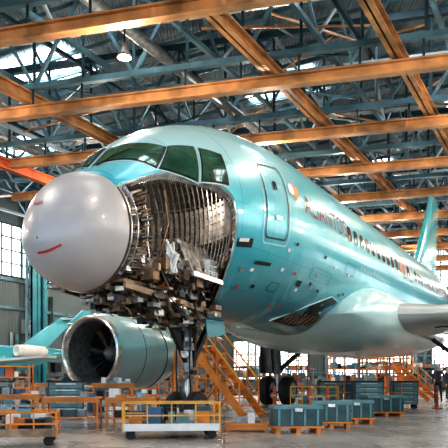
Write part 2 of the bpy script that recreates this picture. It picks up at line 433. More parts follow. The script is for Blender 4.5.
for i,(tt,ll,zz,en) in enumerate(((2.2,.2,4.0,32),(1.9,-.5,3.2,14))):  # fill lights added to brighten the inside of the nose bay
    ld=bpy.data.lights.new('added_bay_light','POINT'); ld.energy=en; ld.color=(1,.92,.82); ld.shadow_soft_size=.08
    lo=bpy.data.objects.new('added_bay_light_%d'%i,ld); scn.collection.objects.link(lo); lo.parent=air; lo.location=A(tt,ll,zz)
# fairing
mb=MB(); rings=[]
for t,s in((8.9,.02),(9.1,.35),(9.5,.6),(10.1,.82),(11,.97),(12,1.03),(13,1.03),(15,1),(17,1),(18.5,.93),(20,.7),(21.2,.35),(21.8,.05)):
    rg=[]
    for i in range(48):
        a=2*math.pi*i/48; c=math.cos(a);sn=math.sin(a)
        x=abs(sn)**.8*(1 if sn>0 else -1);y=abs(c)**.8*(1 if c>0 else -1)
        rg.append(A(t,2.46*x*(.78+.22*s),2.85+ (y*1.05 if y>0 else y*1.0)*s-.15*(1-s)))
    rings.append(rg)
mb.loft(rings,FAIR,cap0=True,cap1=True)
mb.obj('wing_body_fairing',air,smooth=True)
# wings
def foil(le,c,z,th,lat,n=14):
    up=[];lo=[]
    for i in range(n+1):
        x=(1-math.cos(math.pi*i/n))/2
        yt=5*th*(.2969*math.sqrt(x)-.126*x-.3516*x*x+.2843*x**3-.1036*x**4)
        up.append(A(le+x*c,lat,z+yt*c*1.0));lo.append(A(le+x*c,lat,z-yt*c*.85))
    return up+lo[-2:0:-1]
for sg,nm in((1,'wing_port'),(-1,'wing_starboard')):
    mb=MB()
    W=[(1.0,10.2,9.2,2.80,.12),(2.1,11.0,8.3,2.85,.125),(2.6,11.7,7.5,2.9,.125),(3.2,12.4,6.7,2.95,.12),(6.4,14.0,4.6,3.15,.115),(11.5,16.5,3.1,3.55,.11),(17,19.3,1.5,4.05,.10)]
    mb.loft([foil(le,c,z,th,l*sg) for l,le,c,z,th in W],WINGM,cap0=True,cap1=True)
    for l in(7.5,10.5,13.5):
        le=lerp([(w[0],w[1]) for w in W],l);c=lerp([(w[0],w[2]) for w in W],l);z=lerp([(w[0],w[3]) for w in W],l)
        mb.lathe(A(le+c*.6,l*sg,z-.22),(1,0,-.05),[(0,.01),(.3,.14),(.9,.17),(1.8,.1),(2.3,.01)],WINGM,12)
    mb.path([A(12.7+.5*(l-3.2)+.35,l*sg,2.95+.062*(l-3.2)-.02-.34*(1-(l-3.2)/16)) for l in(3.2,5,8,11,14)],.025,DARK,5)
    mb.add([A(19.4,17*sg,4.05),A(21,17*sg,4.05),A(21.3,17*sg,4.9),A(20.6,17*sg,4.9),A(19.4,17.06*sg,4.05),A(21,17.06*sg,4.05),A(21.3,17.06*sg,4.9),A(20.6,17.06*sg,4.9)],[(0,1,2,3),(7,6,5,4),(0,3,7,4),(1,5,6,2),(3,2,6,7)],SKI2)
    mb.obj(nm,air,smooth=True)
    mb=MB()
    mb.loft([foil(le,c,z,.1,l*sg) for l,le,c,z in((.3,27,3.3,5.35),(6.0,29.9,1.4,5.85))],WINGM,cap0=True,cap1=True)
    mb.obj('tailplane',air,smooth=True)
mb=MB()
def ffoil(le,c,z,th,n=12):
    a=[];b=[]
    for i in range(n+1):
        x=(1-math.cos(math.pi*i/n))/2
        yt=5*th*(.2969*math.sqrt(x)-.126*x-.3516*x*x+.2843*x**3-.1036*x**4)*c
        a.append(A(le+x*c,yt,z));b.append(A(le+x*c,-yt,z))
    return a+b[-2:0:-1]
mb.loft([ffoil(23.0,7.2,6.0,.03),ffoil(24.6,5.6,6.5,.09),ffoil(26.0,4.4,8.0,.1),ffoil(28.6,2.2,10.9,.09)],SKI2,cap0=True,cap1=True)
mb.obj('tail_fin',air,smooth=True)
# engines
for sg in(-1,1):
    mb=MB(); o=A(8.0,5.85*sg,1.85); ax=(1,0,0)
    mb.lathe(o,ax,[(.16,.94),(.05,.98),(0,1.04),(.03,1.09),(.16,1.13)],SILVER,56)
    mb.lathe(o,ax,[(.16,1.13),(.5,1.18),(1.2,1.215),(2.0,1.19),(2.8,1.08),(3.5,.9),(3.5,.86),(2.8,.8)],NAC,56)
    mb.lathe(o,ax,[(.16,.94),(.5,.91),(1.2,.9)],GREY,56)
    mb.lathe(o,ax,[(1.2,.9),(1.2,.01)],DARK,40)
    mb.lathe(o,ax,[(2.8,.62),(3.5,.6),(4.3,.42),(4.3,.36),(4.0,.3)],BRONZE,32)
    mb.lathe(o,ax,[(4.0,.3),(4.6,.16),(4.95,.01)],BRONZE,24)
    mb.lathe(o,ax,[(.72,.005),(.8,.1),(.95,.2),(1.1,.26),(1.2,.27)],GREY,24)
    for k in range(24):
        a=2*math.pi*k/24
        def P(r,da,t): return o+Vector((t,r*math.cos(a+da),r*math.sin(a+da)))
        mb.add([P(.26,0,1.05),P(.26,.12,1.18),P(.88,.24,1.16),P(.88,.1,1.0)],[(0,1,2,3)],DARK if k%3 else BRONZE)
    mb.torus(o+Vector((1.25,0,0)),ax,1.212,.012,DARK,56,6); mb.torus(o+Vector((2.55,0,0)),ax,1.125,.012,DARK,56,6)
    mb.obj('engine_nacelle',air,smooth=True)
    mb=MB()
    rg=[]
    for t,z0,z1,w in((8.9,2.9,3.0,.03),(9.6,2.8,3.2,.2),(11,2.6,3.3,.24),(13,2.3,3.35,.24),(15,2.7,3.2,.2),(16.2,2.85,3.1,.05)):
        rg.append([A(t,5.85*sg-w,z0),A(t,5.85*sg+w,z0),A(t,5.85*sg+w*.8,z1),A(t,5.85*sg-w*.8,z1)])
    mb.loft(rg,NAC,cap0=True,cap1=True); mb.obj('engine_pylon',air)
def wheel(mb,c,r,w):
    c=Vector(c)
    mb.lathe(c-Vector((0,w/2,0)),(0,1,0),[(0,r*.55),(0,r*.8),(w*.12,r*.95),(w*.3,r),(w*.7,r),(w*.88,r*.95),(w,r*.8),(w,r*.55)],RUBBER,32)
    mb.lathe(c-Vector((0,w/2,0)),(0,1,0),[(w*.1,.02),(w*.1,r*.3),(w*.02,r*.4),(w*.02,r*.56)],GREY,20)
    mb.lathe(c-Vector((0,w/2,0)),(0,1,0),[(w*.9,.02),(w*.9,r*.3),(w*.98,r*.4),(w*.98,r*.56)],GREY,20)
# nose gear
mb=MB(); g=4.15
mb.cyl(A(g+.17,0,2.4),A(g+.04,0,1.2),.12,GREY); mb.cyl(A(g+.05,0,1.25),A(g,0,.4),.07,SILVER); mb.cyl(A(g,-.3,.38),A(g,.3,.38),.06,GREY)
for l in(-.24,.24): wheel(mb,A(g,l,.38),.38,.22)
mb.beam(A(g+.07,0,1.2),A(g+1.0,0,2.3),.1,.1,DARK); mb.beam(A(g,0,.5),A(g-.23,0,.85),.08,.05,GREY);mb.beam(A(g-.23,0,.85),A(g+.02,0,1.2),.08,.05,GREY)
mb.beam(A(g+.07,0,1.25),A(g-.8,0,2.3),.09,.09,DARK)
for l in(-.16,.16): mb.path([A(g-.1,l,2.3),A(g-.15,l,1.3),A(g-.1,l,.6)],.02,DARK); mb.beam(A(g,l*1.2,2.3),A(g+.1,l*.6,1.25),.07,.07,DARK)
for k in range(18): mb.box(A(g+rr(-.25,.25),rr(-.2,.2),rr(.9,2.2)),(rr(.05,.2),rr(.05,.15),rr(.05,.2)),random.choice([DARK,GREY,BRONZE,SILVER]))
mb.cyl(A(g-.2,.1,1.5),A(g-.26,.1,1.5),.07,WHITE)
for l in(-.38,.38):
    vs=[A(g+.1,l,2.3),A(g+.85,l,2.3),A(g+.85,l*1.15,1.95),A(g+.1,l*1.15,1.85)]
    mb.add(vs+[v+Vector((0,.03,0)) for v in vs],[(0,1,2,3),(7,6,5,4),(0,3,7,4),(1,5,6,2),(3,2,6,7)],COLM)
mb.obj('nose_landing_gear',air,smooth=True)
for sg in(-1,1):
    mb=MB(); l0=3.8*sg
    mb.cyl(A(16.9,l0,2.9),A(17.2,l0,1.3),.2,GREY); mb.cyl(A(17.2,l0,1.4),A(17.25,l0,.58),.13,SILVER); mb.cyl(A(17.25,l0-.55,.585),A(17.25,l0+.55,.585),.1,GREY)
    for d_ in(-.45,.45): wheel(mb,A(17.25,l0+d_,.6),.6,.45)
    mb.beam(A(17.2,l0,1.35),A(17.1,l0-1.6*sg,2.6),.15,.15,DARK); mb.beam(A(17.25,l0,.7),A(17.6,l0,1.1),.1,.06,GREY);mb.beam(A(17.6,l0,1.1),A(17.2,l0,1.45),.1,.06,GREY)
    mb.box(A(17.0,l0+.35*sg,2.1),(1.3,.06,1.6),DARK)
    mb.obj('main_landing_gear',air,smooth=True)

# ---------------------------------------------------------------- hangar
def H(lat,u,z=0): return Vector((lat*UY+u*UX,-lat*UX+u*UY,z))
LW,RW,U0,U1,ZR=-41,22,-14,72,17.6
def floormat():
    m=bpy.data.materials.new('polished_concrete'); m.use_nodes=True; nt=m.node_tree;b=nt.nodes['Principled BSDF'];N=nt.nodes.new;L=nt.links.new
    tc=N('ShaderNodeTexCoord');n=N('ShaderNodeTexNoise');n.inputs['Scale'].default_value=.5;n.inputs['Detail'].default_value=8;L(tc.outputs['Object'],n.inputs[0])
    cr=N('ShaderNodeValToRGB');cr.color_ramp.elements[0].position=.3;cr.color_ramp.elements[1].position=.7
    cr.color_ramp.elements[0].color=(.20,.18,.165,1);cr.color_ramp.elements[1].color=(.40,.37,.345,1);L(n.outputs['Fac'],cr.inputs[0])
    br=N('ShaderNodeTexBrick');br.offset=0;br.inputs['Scale'].default_value=.22;br.inputs['Mortar Size'].default_value=.004;br.inputs['Color1'].default_value=(1,1,1,1);br.inputs['Color2'].default_value=(.93,.93,.93,1);br.inputs['Mortar'].default_value=(.4,.4,.4,1);L(tc.outputs['Object'],br.inputs[0])
    mx=N('ShaderNodeMix');mx.data_type='RGBA';mx.blend_type='MULTIPLY';mx.inputs[0].default_value=1;L(cr.outputs[0],mx.inputs[6]);L(br.outputs[0],mx.inputs[7]);L(mx.outputs[2],b.inputs['Base Color'])
    r=N('ShaderNodeMapRange');r.inputs[3].default_value=.15;r.inputs[4].default_value=.4;L(n.outputs['Fac'],r.inputs[0]);L(r.outputs[0],b.inputs['Roughness'])
    return m
def wallmat(name,c1,c2,sc=4):
    m=bpy.data.materials.new(name); m.use_nodes=True; nt=m.node_tree;b=nt.nodes['Principled BSDF'];N=nt.nodes.new;L=nt.links.new
    tc=N('ShaderNodeTexCoord');w=N('ShaderNodeTexWave');w.inputs['Scale'].default_value=sc;w.inputs['Distortion'].default_value=0;L(tc.outputs['Object'],w.inputs[0])
    n=N('ShaderNodeTexNoise');n.inputs['Scale'].default_value=.4;L(tc.outputs['Object'],n.inputs[0])
    mx=N('ShaderNodeMix');mx.data_type='RGBA';L(n.outputs['Fac'],mx.inputs[0]);mx.inputs[6].default_value=c1+(1,);mx.inputs[7].default_value=c2+(1,);L(mx.outputs[2],b.inputs['Base Color'])
    bp=N('ShaderNodeBump');bp.inputs['Strength'].default_value=.6;bp.inputs['Distance'].default_value=.05;L(w.outputs['Fac'],bp.inputs['Height']);L(bp.outputs['Normal'],b.inputs['Normal'])
    b.inputs['Roughness'].default_value=.5;b.inputs['Metallic'].default_value=.2
    return m
FL=floormat(); WM=wallmat('corrugated_wall_panel',(.08,.11,.12),(.18,.22,.23)); RM=wallmat('roof_decking',(.08,.12,.15),(.20,.26,.30),2)
mb=MB()
c=[H(LW,-60),H(RW+30,-60),H(RW+30,U1),H(LW,U1)]
mb.add([Vector((p.x,p.y,0)) for p in c]+[Vector((p.x,p.y,-.3)) for p in c],[(0,1,2,3),(7,6,5,4)],FL); mb.obj('floor')
def slab(name,a,b,z0,z1,m,th=.2):
    mb=MB(); a2=Vector((a.x,a.y,(z0+z1)/2));b2=Vector((b.x,b.y,(z0+z1)/2)); mb.beam(a2,b2,th,z1-z0,m); return mb.obj(name)
slab('wall_left',H(LW,U0),H(LW,U1),0,ZR,WM); slab('wall_back',H(LW,U1),H(RW,U1),0,ZR,WM); slab('wall_right',H(RW,U0),H(RW,U1),0,ZR,WM)
mb=MB(); c=[H(LW,U0),H(RW,U0),H(RW,U1),H(LW,U1)]
mb.add([Vector((p.x,p.y,ZR)) for p in c]+[Vector((p.x,p.y,ZR+.2)) for p in c],[(3,2,1,0),(4,5,6,7),(0,1,5,4),(1,2,6,5),(2,3,7,6),(3,0,4,7)],RM); mb.obj('ceiling')
wn=[0]
def window(a,b,z0,z1,nx,nz,inward):
    wn[0]+=1; mb=MB(); i=inward
    a=Vector(a)+i*.14;b=Vector(b)+i*.14
    mb.add([Vector((a.x,a.y,z0)),Vector((b.x,b.y,z0)),Vector((b.x,b.y,z1)),Vector((a.x,a.y,z1))],[(0,1,2,3)],PANE)
    for k in range(nx+1):
        p=a.lerp(b,k/nx)+i*.05; mb.beam((p.x,p.y,z0),(p.x,p.y,z1),.1 if k%4 else .25,.1,TEALST)
    for k in range(nz+1):
        z=z0+(z1-z0)*k/nz; p=a+i*.05;q=b+i*.05; mb.beam((p.x,p.y,z),(q.x,q.y,z),.1,.1,TEALST)
    mb.obj('window_%d'%wn[0],recalc=False)
inL=Vector((UY,-UX,0)); inB=Vector((-UX,-UY,0)); inR=-inL
for u in(8,19.5,31,42.5,54): window(H(LW,u),H(LW,u+10.5),9.6,13.8,10,4,inL)
for u in(21,47): window(H(LW,u),H(LW,u+8),3.5,6.0,8,2,inL)
for l in(-38,-26,-14,-2,10): window(H(l,U1),H(l+10,U1),1.2,6.0,8,3,inB)
for l in(-38,-26,-14,-2,10): window(H(l,U1),H(l+10,U1),11,15,10,3,inB)
for u in(-10,4,18,32,46): window(H(RW,u),H(RW,u+11),7,14,8,5,inR)  # out of view, glowing panes added to put highlights on the fuselage
mb=MB()
for z in(2.8,7,9.3): mb.beam(H(LW+.25,U0,z),H(LW+.25,U1,z),.2,.25,TEALST2)
for k in range(24):
    u=rr(20,65); z0=rr(0,5); mb.beam(H(LW+.3,u,z0),H(LW+.3,u,z0+rr(2,5)),rr(.1,.5),.2,random.choice([TEALST,TEALST2,DARK,GREYST]))
for k in range(16): mb.box(H(LW+.4,rr(20,65),rr(1.5,6.5)),(.5,rr(.5,1.6),rr(.5,1.4)),random.choice([DARK,TEALST2,GREYST,TEALST]),rz=math.atan2(UY,UX)-math.pi/2)
mb.obj('trim_1')
mb=MB()
def col(p,z,w=.9):
    p=Vector(p)
    for dx,dy in((-1,-1),(1,-1),(1,1),(-1,1)): mb.beam((p.x+dx*w/2,p.y+dy*w/2,0),(p.x+dx*w/2,p.y+dy*w/2,z),.2,.2,TEALST2)
    k=0
    while k*1.1<z-1.1:
        for (ax,ay),(bx,by) in(((-1,-1),(1,-1)),((1,-1),(1,1)),((1,1),(-1,1)),((-1,1),(-1,-1))):
            mb.beam((p.x+ax*w/2,p.y+ay*w/2,k*1.1),(p.x+bx*w/2,p.y+by*w/2,k*1.1+1.1),.08,.08,TEALST2)
        k+=1
for u in range(8,72,16): col(H(LW+1,u),ZR)
for l in range(-35,20,10): col(H(l,U1-1),ZR)
mb.obj('hangar_columns')
mb=MB(); p=Vector((-14.3,50,0)); mb.ibeam(p,p+Vector((0,0,13)),1.1,1.1,COLM,.12); mb.box(p+Vector((0,0,6.5)),(.6,.8,12.9),COLM); mb.cyl(p+Vector((.6,-.3,0)),p+Vector((.6,-.3,12)),.18,COLM); mb.box(p+Vector((0,0,.3)),(1.5,1.5,.6),GREY); mb.obj('support_column')
# roof steel
VX,VY=.966,-.259
def V(Y,s,z): return Vector((s*VX,Y+s*VY,z))
kl=VX*UY-VY*UX
ku=VX*UX+VY*UY
mt=MB(); mc=MB(); Yk=7.9; k=0
while Yk<95:
    s0=(LW+2+.48*Yk)/kl; s1=(RW-1+.48*Yk)/kl
    s1=min(s1,(U1-1-.877*Yk)/ku) ; s0=max(s0,(U0+1-.877*Yk)/ku)
    if Yk>30: s0=max(s0,(-30+.48*Yk)/kl)
    if s1>s0+4:
        mt.beam(V(Yk,s0,13.1),V(Yk,s1,13.1),.24,.22,TEALST2); mt.beam(V(Yk,s0,16.8),V(Yk,s1,16.8),.28,.3,TEALST); mt.beam(V(Yk,s0,15),V(Yk,s1,15),.14,.14,GREYST)
        n=int((s1-s0)/2.2); 
        for i in range(n):
            a=s0+(s1-s0)*i/n;b=s0+(s1-s0)*(i+1)/n; m_=random.choice([TEALST,TEALST2,TEALST2,GREYST])
            if i%2: mt.beam(V(Yk,a,13.1),V(Yk,b,16.8),.13,.13,m_)
            else: mt.beam(V(Yk,a,16.8),V(Yk,b,13.1),.13,.13,m_)
            mt.beam(V(Yk,a,13.1),V(Yk,a,16.8),.11,.11,TEALST)
        if k>=1 :
            mc.ibeam(V(Yk,s0,12.1),V(Yk,s1,12.1),.36,.44,TAN,.06)
            mc.beam(V(Yk+.3,s0,12.42),V(Yk+.3,s1,12.42),.2,.09,TAN)
            j=s0
            while j<s1: mc.beam(V(Yk,j,11.9),V(Yk,j,12.3),.32,.05,TAN); mc.beam(V(Yk,j,12.3),V(Yk,j,13),.08,.08,TEALST); j+=2.2
    Yk+=5.6;k+=1
lat=-38
while lat<20:
    for z0,z1 in((13.9,16.3),):
        mt.beam(H(lat,U0+1,z0),H(lat,U1-1,z0),.16,.18,random.choice([TEALST2,GREYST,TEALST2])); mt.beam(H(lat,U0+1,z1),H(lat,U1-1,z1),.18,.18,TEALST)
        u=U0+1;i=0
        while u<U1-4:
            mt.beam(H(lat,u,z0 if i%2 else z1),H(lat,u+2.4,z1 if i%2 else z0),.1,.1,TEALST2 if i%3 else GREYST); u+=2.4;i+=1
    lat+=4.2
for i in range(170):
    l=rr(LW+8,RW-8);u=rr(2,U1-10); dl=rr(-7,7); mt.beam(H(l,u,rr(12.8,15)),H(l+dl,u+rr(3,7),rr(14,17)),.07,.07,random.choice([TEALST2,TEALST,GREYST,TAN]))
u=U0+2
while u<U1: mt.beam(H(LW,u,17.35),H(RW,u,17.35),.12,.2,TEALST2); u+=1.6
mt.obj('roof_trusses')
for lt,z in((-20,12.5),(-10.2,12.5),(-5.7,12.5),(3,12.5)): 
    mc.ibeam(H(lt,U0+2,z+.2),H(lt,U1-1,z+.2),.4,.46,TAN,.06)
mc.obj('overhead_crane_girders')
mb=MB(); mb.ibeam(H(-25.6,0,12.0),H(-25.6,U1-1,12.0),.35,.5,REDOR,.07); mb.obj('crane_runway_beam')
mb=MB()
for lt,z,r_,m in((-14,13.4,.22,GREY),(-2,14.4,.2,TEALST2),(8,13.6,.22,GREY),(-28,14.5,.3,GREY)): mb.cyl(H(lt,4,z),H(lt,U1-1,z),r_,m,n=14)
for Y in(26,38,52): mb.cyl(V(Y,-20,12.9),V(Y,22,12.9),.1,SILVER,n=8)
mb.obj('ventilation_ducts',smooth=True)
mb=MB()
for i,u in enumerate(range(-8,70,8)):
    for j,l in enumerate((-37,-27,-17,-7,3,13)):
        if (i+j)%2==0: continue
        for q in range(4):
            c=[H(l+q*1.2,u,17.5),H(l+q*1.2+1.08,u,17.5),H(l+q*1.2+1.08,u+3.0,17.5),H(l+q*1.2,u+3.0,17.5)]
            mb.add(c,[(3,2,1,0)],SKYL)
mb.obj('skylight_panels',recalc=False)
for u in(6,17,28,40,54):
    for l in(-34,-23,-13,-2,8,16):
        z=11.5
        mb=MB(); mb.cyl((0,0,.45),(0,0,1.0),.03,DARK); mb.lathe((0,0,0),(0,0,1),[(0,.24),(.1,.22),(.3,.11),(.45,.08),(.45,.01)],GREY,16)
        mb.lathe((0,0,0),(0,0,1),[(.0,.01),(.0,.16),(.08,.16),(.1,.02)],LAMP,12)
        o=mb.obj('high_bay_lamp',loc=H(l,u,z))
        ld=bpy.data.lights.new('bay_light','POINT'); ld.energy=880; ld.color=(1,.85,.68); ld.shadow_soft_size=.3
        lo=bpy.data.objects.new('lamp_light',ld); scn.collection.objects.link(lo); lo.parent=o; lo.location=(0,0,-.45)

# ---------------------------------------------------------------- ground equipment
def railcart(name,x,y,rz,w=1.6,d=.9,h=.6,m1=YELLOW,m2=WHITE,load=True):
    mb=MB()
    mb.box((0,0,.17),(w,d,.05),m2); mb.box((0,-d/2,.2),(w,.03,.12),m2)
    for a in(-1,1):
        for b in(-1,1):
            mb.beam((a*w/2,b*d/2,.12),(a*w/2,b*d/2,h),.03,.03,m1)
            mb.cyl((a*(w/2-.12),b*(d/2-.06)-.03,.075),(a*(w/2-.12),b*(d/2-.06)+.03,.075),.075,RUBBER,n=14)
            mb.beam((a*(w/2-.12),b*(d/2-.06),.09),(a*(w/2-.12),b*(d/2-.06),.16),.04,.04,GREY)
    for z in(h,h*.66):
        for b in(-1,1): mb.beam((-w/2,b*d/2,z),(w/2,b*d/2,z),.025,.025,m1)
        for a in(-1,1): mb.beam((a*w/2,-d/2,z),(a*w/2,d/2,z),.025,.025,m1)
    for k in range(1,4): mb.beam((-w/2+w*k/4,-d/2,.18),(-w/2+w*k/4,-d/2,h),.02,.02,m1)
    if load:
        for k in range(18):
            sx=rr(.08,.28);sy=rr(.08,.22);sz=rr(.06,.34); mb.box((rr(-w/2+.2,w/2-.2),rr(-d/2+.2,d/2-.2),.195+sz/2),(sx,sy,sz),random.choice([BLUE,CRATE2,WHITE,GREY,ORANGE,DARK,CRATE,CRATE2]),rr(-.3,.3))
        mb.cyl((-.3,-.1,.2),(-.3,-.1,.5),.1,CRATE2); mb.cyl((.35,.1,.2),(.35,.1,.46),.12,WHITE)
    return mb.obj(name,loc=(x,y,0),rz=rz)
def bench(name,x,y,rz,w=1.2,d=.6,h=.58,m=ORANGE,items=4):
    mb=MB(); mb.box((0,0,h),(w,d,.04),m); mb.box((0,0,h*.35),(w*.94,d*.9,.03),m)
    for a in(-1,1):
        for b in(-1,1): mb.beam((a*(w/2-.04),b*(d/2-.04),0),(a*(w/2-.04),b*(d/2-.04),h),.04,.04,m)
    mb.beam((-w/2,-d/2+.03,h-.06),(w/2,-d/2+.03,h-.06),.03,.07,m)
    for k in range(items):
        sz=rr(.05,.2); mb.box((rr(-w/2+.15,w/2-.15),rr(-d/3,d/3),h+.02+sz/2),(rr(.08,.22),rr(.1,.2),sz),random.choice([WHITE,CRATE2,GREY,DARK,BLUE,ORANGE]))
        mb.box((rr(-w/2+.2,w/2-.2),rr(-d/4,d/4),h*.35+.015+.07),(rr(.15,.3),.2,.14),random.choice([DARK,CRATE,GREY]))
    return mb.obj(name,loc=(x,y,0),rz=rz)
def crate(name,x,y,rz,w,d,h,pal=True):
    mb=MB(); z=0
    if pal:
        for a in(-1,0,1): mb.box((a*w*.42,0,.05),(.08,d*1.05,.1),ORANGE)
        for b in range(5): mb.box((0,-d/2+d*b/4,.115),(w*1.08,.1,.03),ORANGE)
        z=.13
    mb.box((0,0,z+h*.42),(w,d,h*.84),CRATE); mb.box((0,0,z+h*.92),(w*1.04,d*1.04,h*.16),CRATE2)
    for k in range(4): mb.box((-w*.4+w*.8*k/3,-d/2-.012,z+h*.42),(.04,.03,h*.8),CRATE2)
    mb.box((0,-d/2-.03,z+h*.8),(.14,.03,.06),SILVER); mb.box((w/2+.02,0,z+h*.55),(.04,.2,.04),DARK)
    return mb.obj(name,loc=(x,y,0),rz=rz)
def rack(name,x,y,rz,w=2.4,d=.7,h=2.2,m=ORANGE):
    mb=MB()
    for a in(-1,0,1):
        for b in(-1,1): mb.beam((a*w/2,b*d/2,0),(a*w/2,b*d/2,h),.06,.06,m if a else TEALST2)
    n=4
    for k in range(n):
        z=.25+(h-.35)*k/(n-1); mb.box((0,0,z),(w,d,.05),m)
        if k<n-1:
            xx=-w/2+.2
            while xx<w/2-.2:
                s=rr(.15,.4);hh=rr(.12,.42); mb.box((xx+s/2-.05,0,z+.025+hh/2),(s*.9,d*.7,hh),random.choice([DARK,GREY,BLUE,CRATE2,WHITE,BRONZE,REDOR,DARK])); xx+=s
    return mb.obj(name,loc=(x,y,0),rz=rz)
def toolchest(name,x,y,rz,m=CRATE):
    mb=MB(); mb.box((0,0,.55),(.9,.5,.8),m)
    for k in range(5): mb.box((0,-.26,.22+.16*k),(.82,.02,.14),CRATE2 if m is CRATE else m); mb.box((0,-.28,.26+.16*k),(.5,.02,.02),SILVER)
    mb.box((0,0,.97),(.94,.54,.04),DARK)
    for a in(-1,1):
        for b in(-1,1): mb.cyl((a*.36,b*.18-.02,.075),(a*.36,b*.18+.02,.075),.075,RUBBER); mb.beam((a*.36,b*.18,.08),(a*.36,b*.18,.16),.04,.04,GREY)
    return mb.obj(name,loc=(x,y,0),rz=rz)
def barrel(x,y,m):
    mb=MB(); mb.lathe((0,0,0),(0,0,1),[(0,.01),(0,.28),(.02,.29),(.28,.285),(.3,.3),(.32,.285),(.58,.285),(.6,.3),(.62,.285),(.86,.29),(.88,.28),(.87,.01)],m,20); mb.obj('oil_drum',loc=(x,y,0),smooth=True)
def scaffold(name,x,y,rz,w=1.6,d=1.0,h=1.9,m=ORANGE,lev=2):
    mb=MB()
    for a in(-1,1):
        for b in(-1,1): mb.cyl((a*w/2,b*d/2,0),(a*w/2,b*d/2,h+.9),.03,m,n=8)
    for k in range(lev+1):
        z=.15+(h-.15)*k/lev
        for b in(-1,1): mb.cyl((-w/2,b*d/2,z),(w/2,b*d/2,z),.025,m,n=6)
        for a in(-1,1): mb.cyl((a*w/2,-d/2,z),(a*w/2,d/2,z),.025,m,n=6)
        if k<lev:
            z2=.15+(h-.15)*(k+1)/lev
            for b in(-1,1): mb.cyl((-w/2,b*d/2,z),(w/2,b*d/2,z2),.02,m,n=6)
    mb.box((0,0,h),(w,d,.05),GREY)
    for z in(h+.45,h+.88):
        for b in(-1,1): mb.cyl((-w/2,b*d/2,z),(w/2,b*d/2,z),.022,YELLOW,n=6)
        mb.cyl((w/2,-d/2,z),(w/2,d/2,z),.022,YELLOW,n=6)
    return mb.obj(name,loc=(x,y,0),rz=rz)
def stairs(name,p0,p1,wd,m=ORANGE,n=9):
    mb=MB(); p0=Vector(p0);p1=Vector(p1); d=(p1-p0); h=Vector((d.x,d.y,0)).normalized(); s=Vector((-h.y,h.x,0))*wd/2
    for q in(-1,1):
        mb.beam(p0+s*q+Vector((0,0,.08)),p1+s*q,.06,.2,m)
        for i in range(5):
            b=p0.lerp(p1,.08+i*.22)+s*q; mb.cyl(b,b+Vector((0,0,.85)),.022,m,n=6)
        mb.cyl(p0.lerp(p1,.08)+s*q+Vector((0,0,.85)),p0.lerp(p1,.96)+s*q+Vector((0,0,.85)),.025,YELLOW,n=6)
        mb.cyl(p0.lerp(p1,.08)+s*q+Vector((0,0,.45)),p0.lerp(p1,.96)+s*q+Vector((0,0,.45)),.02,m,n=6)
        mb.beam(Vector((p1.x,p1.y,0))+s*q-h*.1,p1+s*q-h*.1,.07,.07,m)
        mb.beam(Vector((p1.x,p1.y,0.1))+s*q-h*.1,p0.lerp(p1,.5)+s*q,.05,.05,m)
    for i in range(n):
        c=p0.lerp(p1,(i+.6)/n); mb.beam(c-s,c+s,.22,.03,m)
    pl=p1+h*.45; mb.beam(pl-s,pl+s,.9,.05,m)
    for q in(-1,1):
        e=p1+h*.85+s*q; mb.beam(Vector((e.x,e.y,0)),e,.07,.07,m)
    return mb.obj(name)
railcart('service_cart',-.92,11.2,.12)
railcart('parts_trolley',-3.2,9.9,.2,1.3,.8,.5,ORANGE,BRONZE)
bench('work_bench',-3.15,13.6,.05,1.15,.6,.62)
bench('work_bench',-1.85,13.2,-.1,1.0,.6,.62,items=6)
bench('work_bench',-4.7,14.6,.1,1.2,.7,.66,items=6)
railcart('parts_trolley',-1.6,15.6,.2,1.3,.8,.8,ORANGE,GREY)
toolchest('tool_chest',-4.1,16.9,.2,CRATE); bench('work_bench',-2.95,17.4,.1,1.1,.6,.9,items=7)
railcart('parts_trolley',-6.9,20.5,.1,1.8,1,.9,ORANGE,GREY); bench('work_bench',-5.2,20.2,.1,1.3,.7,.9,items=7)
toolchest('tool_chest',-7.8,22.4,.1); barrel(-4.2,21.3,BLUE); barrel(-8.4,20.4,ORANGE)
rack('storage_rack',-9.7,27.5,.1,3,.8,1.7); rack('storage_rack',-6.5,29,.1,2.6,.8,1.3,CRATE)
rack('storage_rack',-12.6,31,.1,3,.8,1.7); 
stairs('boarding_stairs',(.75,16.6,0),(-.55,18.0,1.85),.7)
crate('equipment_crate',1.35,12.3,.08,.9,.6,.38); crate('equipment_crate',2.25,13.7,-.1,.8,.6,.42); crate('equipment_crate',3.0,15.1,.05,.8,.6,.4)
bench('work_bench',.42,12.6,.05,.8,.5,.14,items=2)
railcart('service_cart',5.0,22.5,.1,2.0,1.0,.9,ORANGE,GREY); railcart('service_cart',2.9,21.0,-.1,1.5,.9,.8,YELLOW,GREY)
toolchest('tool_chest',4.5,20.4,0,CRATE); toolchest('tool_chest',6.5,23.5,0,CRATE); toolchest('tool_chest',4.0,24.6,0,CRATE); toolchest('tool_chest',5.1,25,0,BLUE)
crate('equipment_crate',4.4,18.2,.1,1.0,.8,.45)
scaffold('scaffold_platform',6.4,27.5,.3,2.2,1.3,1.3); scaffold('scaffold_platform',2.6,28.5,.3,1.8,1.2,1.2)
scaffold('scaffold_platform',-.8,21.5,.3,1.6,1.0,1.0,ORANGE,1)
stairs('boarding_stairs',(10.0,31,0),(8.6,32.4,1.7),.9)
for k,(x,y) in enumerate(((2.3,17.4),(2.9,18.2),(7.6,23.2),(1.5,19.3))):
    mb=MB(); mb.lathe((0,0,0),(0,0,1),[(0,.16),(.04,.16),(.05,.06),(.8,.05),(.82,.01)],REDOR,12); mb.torus((0,0,.55),(0,0,1),.055,.01,WHITE,12,6); mb.obj('safety_bollard',loc=(x,y,0))
placed=[]
tries=0
